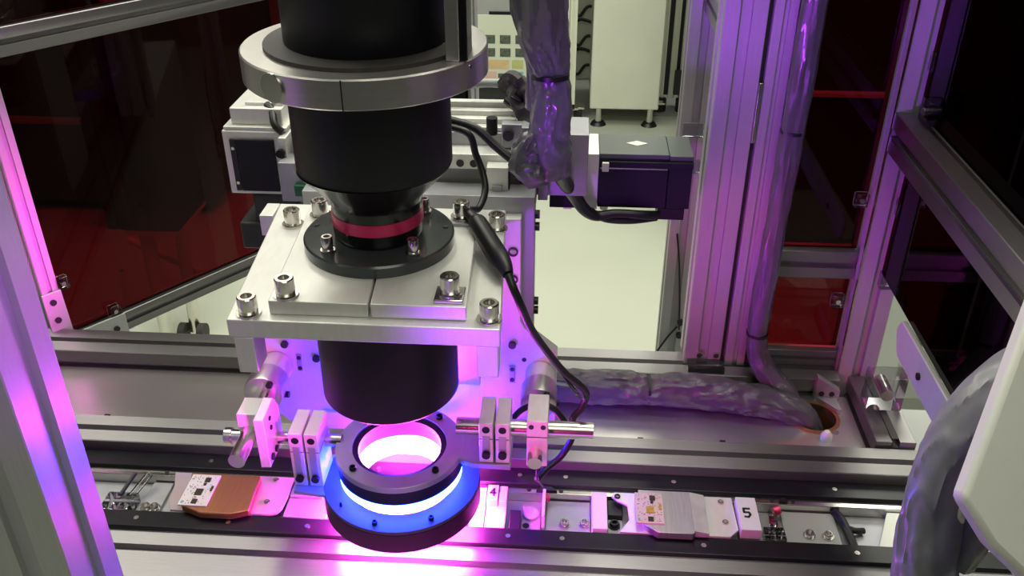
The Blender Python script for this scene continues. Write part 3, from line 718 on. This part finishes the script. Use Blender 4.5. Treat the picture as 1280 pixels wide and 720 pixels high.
MB().tube([(.396, .186, .006), (.388, .192, .018), (.376, .2, .028), (.362, .209, .045), (.3545, .212, .075), (.3545, .213, .14), (.3555, .213, .22), (.357, .213, .30), (.358, .213, .40), (.359, .213, .52), (.36, .213, .65)],
          [.012, .0135, .0135, .0125, .0100, .0115, .0105, .0110, .0115, .0115, .0115], 36, 18, .17, 30, 11.0).build('fabric', 'sleeve_dark', t)
for z in (.078, .305): MB().lathe([(.0095, z), (.0118, z), (.0118, z+.003), (.0095, z+.003)], (.3545 if z < .2 else .357, .213, 0), 32, closed=True).build('cable_tie', 'cable', t)

# ================================================================ enclosure frame and doors
CLIPM = None
def clip(parent, at, rot=0.0, s=1.0):
    """clear acrylic panel clip with a screw"""
    a = Vector(at); mt = Matrix.Translation(a) @ Matrix.Rotation(rot, 4, 'Z') @ Matrix.Scale(s, 4)
    mb = MB(); mb.box(-.009, .009, -.012, 0, -.010, .010, mt); c = mb.build('panel_clip', 'clear', parent, .0012)
    mb = MB(); p = mt @ Vector((0, -.0125, 0)); q = mt @ Vector((0, .002, 0)); mb.cyl(p, q, .0034 * s, 14); mb.build('clip_screw', 'steel', c)
    return c
# near left post
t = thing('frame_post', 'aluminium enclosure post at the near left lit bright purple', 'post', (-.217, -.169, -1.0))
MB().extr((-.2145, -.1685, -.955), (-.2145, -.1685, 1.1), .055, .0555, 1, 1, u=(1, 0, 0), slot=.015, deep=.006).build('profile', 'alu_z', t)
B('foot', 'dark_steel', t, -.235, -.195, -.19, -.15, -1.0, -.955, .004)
t = thing('side_cover', 'cream cover plate with dark bracket left of the purple near post', 'cover', (-.31, -.18, -1.0))
B('cover_sheet', 'cream', t, -.285, -.2445, -.20, -.15, -1.0, .25, .001)
B('bracket', 'dark_steel', t, -.345, -.286, -.19, -.155, .05, .075, .001)

# left swung door: frame of slotted profiles round a smoked red panel
DV = Vector((.6, .8, 0)); DP = Vector((-.462, .2595, 0)); DN = Vector((.8, -.6, 0))
def dpt(s, z, n=0): 
    p = DP + DV * s + DN * n; return (p.x, p.y, z)
t = thing('machine_door', 'tall smoked red door on the left, frame lit pink and purple', 'door', dpt(.3, -.022))
MB().extr(dpt(.008, -.02), dpt(.008, .70), .020, .018, 1, 1, u=DV, slot=.005, deep=.004).build('stile', 'alu_z', t)
MB().extr(dpt(.74, -.02), dpt(.74, .70), .020, .018, 1, 1, u=DV, slot=.005, deep=.004).build('stile', 'alu_z', t)
MB().extr(dpt(.019, -.008), dpt(.73, -.008), .018, .026, 1, 1, u=DN, slot=.006, deep=.005).build('bottom_rail', 'alu_x', t)
MB().extr(dpt(.019, .357), dpt(.73, .357), .018, .030, 1, 1, u=DN, slot=.006, deep=.005).build('top_rail', 'alu_x', t)
RZ = Matrix.Translation(DP) @ Matrix.Rotation(math.atan2(.8, .6), 4, 'Z')
MB().box(.018, .73, -.002, .002, .005, .342, RZ).build('panel', 'glass', t, smooth=False)
MB().box(.018, .73, -.002, .002, .373, .69, RZ).build('upper_panel', 'glass', t, smooth=False)
g = MB(); g.prism([(-.004, -.024), (.085, -.024), (.085, .006), (.02, .0075), (.0185, .07), (-.004, .07)], -.0125, -.0095, 'y'); bmesh.ops.transform(g.bm, matrix=RZ, verts=g.bm.verts)
g = g.build('corner_plate', 'alu_z', t, .0005)
for s_, z in ((.006, .058), (.006, .034), (.045, -.010), (.070, -.010)):
    q = Vector(dpt(s_, z, .0125)); MB().cyl(q, q + DN * .0022, .0038, 16).build('screw', 'dark_steel', g)
clip(t, dpt(.024, .075, .002), math.atan2(.8, .6), .8); clip(t, dpt(.075, .012, .002), math.atan2(.8, .6), .8)

# rear frame, right of centre
t = thing('frame_post', 'double slotted aluminium post at the back right lit pink and purple', 'post', (.304, .25, -.0195))
MB().extr((.304, .256, .0205), (.304, .256, .95), .040, .040, 1, 1, slot=.0115, deep=.005).build('profile', 'alu_z', t)
B('base_angle', 'clear', t, .287, .327, .217, .2355, .0205, .028)
for x in (.300, .318): hole(t, (x, .2356, .035), .003, 'steel', '-y', h=.004)
B('hinge', 'steel', t, .3242, .3285, .2345, .2395, .285, .345)
B('gap_seal', 'rubber', t, .3242, .3282, .243, .262, .0205, .95)
t = thing('machine_door', 'smoked red back door between the slotted posts with a middle rail', 'door', (.40, .25, .0205))
MB().extr((.340, .248, .0205), (.340, .248, .95), .022, .024, 1, 1, slot=.005, deep=.004).build('stile', 'alu_z', t)
B('panel_edge', 'white_alu', t, .3665, .3685, .2365, .2395, .0405, .95)
MB().extr((.3515, .250, .1495), (.4510, .250, .1495), .02, .032, 1, 1, u=(0, 1, 0), slot=.007, deep=.005).build('middle_rail', 'alu_x', t)
MB().extr((.3515, .250, .031), (.4510, .250, .031), .02, .020, 1, 1, u=(0, 1, 0), slot=.005, deep=.004).build('bottom_rail', 'alu_x', t)
MB().box(.3515, .4510, .249, .252, .0415, .133).build('lower_panel', 'glass', t, smooth=False)
MB().box(.3515, .4510, .249, .252, .166, .95).build('upper_panel', 'glass', t, smooth=False)
for p in ((.362, .2485, .096), (.3635, .2485, .222), (.441, .2485, .105), (.4435, .2485, .224)): clip(t, p, 0, .75)
B('lower_gasket', 'red_line', t, .3515, .4510, .2475, .2488, .0415, .0435, 0)
t = thing('corner_post', 'slotted aluminium corner post between the back door and the right side frame', 'post', (.4725, .25, -.045))
MB().extr((.4725, .248, -.045), (.4725, .248, .95), .040, .040, 1, 1, slot=.010).build('profile', 'alu_z', t)
MB().box(.4515, .4522, .226, .23, .0, .95).build('edge_strip', 'steel', t)
for z in (.144, .226, .302, .372): clip(t, (.480, .2275, z), 0, .9)
t = thing('frame_post', 'slotted rear post standing on the floor beyond the motor', 'post', (.292, .42, -1.0))
MB().extr((.292, .42, -.97), (.292, .42, .95), .034, .034, 1, 1, slot=.010).build('profile', 'alu_z', t)
B('foot', 'dark_steel', t, .277, .307, .405, .435, -1.0, -.97)
for z in (.19, .235): MB().box(.278, .302, .395, .4025, z-.008, z+.008).build('panel_clip', 'clear', t, .001)
for z in (-.03, -.05): MB().cyl((.30, .403, z), (.30, .398, z), .004, 12).build('screw', 'dark_steel', t)
MB().tube([(.284, .40, .10), (.29, .397, .06), (.296, .397, .0), (.299, .399, -.04)], .0012, 8, 6).build('wire', 'cable', t)
MB().tube([(.274, .40, -.075), (.286, .398, -.05), (.296, .398, -.035)], .0014, 8, 6).build('wire', 'cable', t)
t = thing('depth_beam', 'pale beam running back from the right post near the top of the picture', 'beam', (.3, .34, .36))
MB().extr((.300, .277, .385), (.300, .402, .385), .022, .03, 1, 1, u=(1, 0, 0), slot=.006).build('profile', 'alu_y', t)
t = thing('floor_stand', 'thin pale upright leg standing on the floor below the motor', 'stand', (.45, 1.2, -1.0))
MB().extr((.43, 1.22, -.99), (.43, 1.22, -.16), .024, .024, 1, 1, slot=.005).build('upright', 'cream', t)
B('foot', 'grey_paint', t, .41, .45, 1.20, 1.24, -1.0, -.99)
B('top_joint', 'white_plastic', t, .416, .446, 1.205, 1.2355, -.16, -.12)

# right side frame
t = thing('side_beam', 'brown and grey slotted beam running towards the viewer on the right', 'beam', (.47, -.1, .283))
MB().extr((.4725, .2275, .302), (.4725, -.75, .302), .040, .040, 1, 1, u=(1, 0, 0)).build('profile', 'alu_y', t)
MB().box(.4515, .4525, -.75, .22, .297, .301).build('slot_seal', 'rubber', t)
clip(t, (.478, .195, .335), -math.pi/2, 1.1)
t = thing('side_beam', 'low slotted beam along the right edge of the table plate', 'beam', (.4825, 0, -.045))
MB().extr((.4845, .2275, -.002), (.4845, .116, -.002), .040, .04, 1, 1, u=(1, 0, 0)).build('profile', 'alu_y', t)
B('slot_seal', 'rubber', t, .481, .488, .12, .225, .0182, .0192, 0)
clip(t, (.4845, .188, .040), 0, 2.0)
t = thing('side_door', 'upper smoked red panel of the right side above the slotted beam', 'door', (.475, -.1, .3225))
MB().box(.4735, .4765, -.74, .226, .3235, .95).build('panel', 'glass', t, smooth=False)
MB().extr((.4725, .2, .3232), (.4725, -.74, .3232), .002, .0008, 0, 0, u=(1, 0, 0)).build('gasket', 'rubber', t)
t = thing('side_door', 'lower smoked red panel of the right side with a purple-lit drilled edge plate', 'door', (.475, -.1, .12))
MB().box(.4735, .4765, -.74, .226, .150, .2815).build('panel', 'glass', t, smooth=False)
MB().prism([(.144, .135), (.130, .114), (-.2, .118), (-.2, .152), (.136, .149)], .468, .4732, 'x').build('edge_plate', 'white_alu', t, .0012)
MB().cyl((.468, .071, .131), (.466, .071, .131), .0035, 14).build('screw', 'black', t)

# cabinet seen through the right gap
t = thing('floor_cabinet', 'low grey-green ribbed cabinet on the floor beyond the right side', 'cabinet', (1.25, 1.5, -1.0))
B('body', 'grey_paint', t, 1.03, 1.55, 1.42, 1.95, -.97, -.42, .004)
for z in (-.88, -.78, -.68): B('rib', 'grey_paint', t, 1.03, 1.55, 1.40, 1.4198, z, z + .06, .003)
B('plinth', 'dark_paint', t, 1.06, 1.52, 1.45, 1.92, -1.0, -.97)
t = thing('floor_cable', 'black cable sloping down to the floor near the ribbed cabinet', 'cable', (.8, .8, -1.0))
MB().tube([(.62, .42, -.35), (.72, .62, -.55), (.86, .9, -.8), (1.0, 1.1, -.985)], .007, 10, 8).build('jacket', 'cable', t)

# ================================================================ near right: hose and white cover
t = thing('cable_sleeve', 'fat crumpled grey fabric sleeve arching at the right foreground', 'cable sleeve', (.37, -.22, .1))
MB().tube([(.452, -.168, .318), (.425, -.178, .322), (.402, -.188, .318), (.380, -.200, .300), (.3665, -.212, .276), (.361, -.222, .248), (.360, -.230, .222), (.361, -.236, .195), (.365, -.24, .13)],
          [.0135, .0145, .0160, .0175, .0175, .0170, .0175, .0175, .017], 56, 16, .16, 18, 4.0).build('fabric', 'sleeve_smooth', t)
MB().tube([(.430, -.190, .305), (.410, -.196, .300), (.396, -.206, .285), (.389, -.216, .262), (.385, -.226, .240), (.377, -.232, .215)], [.008, .011, .011, .010, .012, .010], 36, 12, .22, 18, 9.0).build('inner_fold', 'sleeve_smooth', t)
for p in ((.378, -.2215, .284), (.3695, -.2345, .2545)): 
    MB().tube([(p[0]-.001, p[1], p[2]+.005), p, (p[0]+.002, p[1], p[2]-.005)], [.0012, .0026, .0012], 10, 5).build('white_tag', 'white_plastic', t)
t = thing('white_cover', 'white plastic cover plate cut off by the right edge of the picture', 'cover', (.40, -.27, .27))
g = MB(); g.prism([(.3261, .0044), (.3382, -.0156), (.3579, -.0342), (.43, -.06), (.43, .16), (.386, .16)], 0, .014, 'y')
bmesh.ops.transform(g.bm, matrix=Matrix(((1, 0, 0, 0), (0, .78, .626, -.31), (0, -.626, .78, .33), (0, 0, 0, 1))), verts=g.bm.verts)
g.build('cover_sheet', 'white_plastic', t, .003)

# ================================================================ far background
t = thing('storage_cabinet', 'tall white cabinet on short feet seen behind the motor', 'cabinet', (.405, 3.95, -1.0))
B('body', 'cream', t, .240, .570, 3.68, 4.25, -.905, .5, .006)
for x in (.285, .535):
    for y in (3.73, 4.18):
        f = MB().cyl((x, y, -.985), (x, y, -.905), .016, 14).build('leg', 'steel', t)
        MB().cyl((x, y, -1.0), (x, y, -.985), .04, 18, .03).build('foot', 'dark_steel', f)
t = thing('test_machine', 'grey machine with a picture chart on its front at the back left', 'machine', (-.35, 4.0, -1.0))
B('body', 'grey_paint', t, -1.1, .055, 3.69, 4.3, -.79, .2, .004)
B('plinth', 'dark_paint', t, -1.08, .04, 3.75, 4.25, -1.0, -.79)
B('top_slot', 'black', t, -.245, -.13, 3.684, 3.69, -.462, -.448, 0)
ch = B('picture_chart', 'poster', t, -.305, -.050, 3.680, 3.6895, -.785, -.462, .001)
for r_ in range(2):
    for c_ in range(3): B('picture', 'pic', ch, -.268 + .073*c_, -.268 + .073*c_ + .05, 3.6785, 3.680, -.595 - .062*r_, -.555 - .062*r_, 0)
B('orange_strip', 'orange', ch, -.272, -.152, 3.6785, 3.680, -.715, -.672, 0); B('yellow_strip', 'yellow', ch, -.138, -.085, 3.6785, 3.680, -.712, -.672, 0)
B('picture', 'redish', ch, -.27, -.212, 3.6785, 3.680, -.765, -.728, 0); B('picture', 'pic', ch, -.205, -.145, 3.6785, 3.680, -.76, -.738, 0); B('picture', 'teal', ch, -.138, -.085, 3.6785, 3.680, -.755, -.728, 0)
t = thing('equipment_rack', 'cream panelled rack post on a caster left of the white cabinet', 'rack', (.12, 3.8, -1.0))
B('panel', 'cream', t, .058, .130, 3.72, 3.78, -.76, .4, .002)
MB().extr((.149, 3.74, -.90), (.149, 3.74, .4), .034, .034, 1, 1, slot=.009).build('upright', 'cream', t)
B('foot_cap', 'black', t, .132, .166, 3.723, 3.757, -.925, -.90)
B('caster_plate', 'steel', t, .14, .215, 3.78, 3.85, -.945, -.935); MB().cyl((.165, 3.815, -.97), (.205, 3.815, -.97), .03, 20).build('caster_wheel', 'rubber', t)
MB().box(.155, .185, 3.74, 3.82, -.935, -.925).build('bracket', 'steel', t)
t = thing('cable_tangle', 'dark cables and fittings behind the gap left of the white cabinet', 'cables', (.21, 4.4, -1.0))
for k in range(7):
    z = -.45 - .08 * k; MB().tube([(.14, 4.42, z), (.18, 4.40, z - .03*(-1)**k), (.23, 4.41, z + .02), (.33, 4.42, z - .02)], .009, 8, 5, .2, 12, k).build('cable_run', 'cable', t)
B('back_sheet', 'cream', t, .02, .7, 4.44, 4.46, -1.0, .4)
t = thing('equipment_rack', 'rack with slotted uprights and dark fittings right of the white cabinet', 'rack', (.68, 4.0, -1.0))
for x in (.600, .655, .705): MB().extr((x, 3.96, -.93), (x - .0, 3.96, .4), .03, .03, 1, 1, slot=.009).build('upright', 'cream', t)
B('dark_panel', 'dark_paint', t, .575, .72, 3.99, 4.02, -.93, .4)
B('side_panel', 'cream', t, .728, .86, 3.93, 3.99, -.86, .4, .004)
B('black_tray', 'dark_paint', t, .66, .80, 3.90, 3.925, -.90, -.78)
for x in (.60, .71): MB().cyl((x, 3.93, -1.0), (x, 3.93, -.93), .032, 18).build('caster', 'rubber', t)
B('foot_plate', 'steel', t, .56, .62, 3.86, 3.92, -.94, -.93)
t = thing('rolling_cart', 'pale tubular cart with a black caster on the floor below the left door', 'cart', (-1.07, 1.75, -1.0))
MB().cyl((-1.095, 1.72, -1.0), (-1.105, 1.75, -.62), .022, 16).build('leg', 'cream', t); MB().cyl((-1.0, 1.72, -.96), (-1.0, 1.75, -.62), .018, 16).build('leg', 'steel', t)
MB().cyl((-1.30, 2.0, -.80), (-.98, 1.80, -.80), .012, 12).build('crossbar', 'cream', t)
B('tray', 'steel', t, -1.15, -.98, 1.70, 1.92, -.62, -.605)
MB().cyl((-1.24, 1.78, -1.0), (-1.24, 1.80, -.80), .008, 10).build('thin_leg', 'steel', t)
for x in (-1.03, -.97): MB().cyl((x-.01, 1.70, -.955), (x+.01, 1.70, -.955), .030, 22).build('caster_wheel', 'rubber', t)
t = thing('dark_machine', 'dark equipment standing behind the left smoked door', 'machine', (-2.2, 2.8, -1.0))
B('body', 'dark_paint', t, -3.4, -1.25, 2.6, 3.6, -.96, .7, .01); B('plinth', 'black', t, -3.3, -1.3, 2.65, 3.5, -1.0, -.96)
B('front_rail', 'grey_paint', t, -2.6, -1.7, 2.57, 2.5995, -.62, -.60)
MB().extr((-1.58, 2.50, -1.0), (-1.58, 2.50, .7), .09, .09, 1, 1).build('upright', 'dark_paint', t)
B('side_arm', 'red_line', t, -1.52, -1.48, 2.57, 2.5995, -.16, .0); B('side_arm', 'red_line', t, -1.36, -1.33, 2.57, 2.5995, -.14, -.02)
t = thing('dark_machine', 'dark equipment with a pale front edge seen dimly through the back right door', 'machine', (1.5, 2.9, -1.0))
B('body', 'dark_paint', t, .62, 3.4, 2.50, 3.3, -.97, .75, .01); B('plinth', 'black', t, .66, 3.3, 2.55, 3.2, -1.0, -.97)
B('front_edge', 'cream', t, .95, 3.2, 2.47, 2.4995, -.416, -.402)

# ================================================================ groups of like things
GROUPS = {'rod_clamp': 'rod clamps beside the ring light', 'carrier': 'carriers riding in the channel', 'circuit_board': 'circuit boards on the carriers',
 'holder_block': 'holder blocks on the steel rods', 'steel_rod': 'steel rods holding the ring light', 'shaft_mount': 'shaft mounts on the head back plate',
 'ring_light': 'stacked ring lights', 'conveyor_beam': 'conveyor beams', 'guide_rail': 'black guide rails', 'numbered_block': 'numbered carrier blocks',
 'base_plate': 'base plates in the channel', 'tube_fitting': 'pneumatic fittings in the channel', 'equipment_rack': 'racks beside the white cabinet'}
for o in list(COL.objects):
    k = o.name.split('.')[0]
    if o.parent is None and k in GROUPS and 'label' in o.keys(): o['group'] = GROUPS[k]
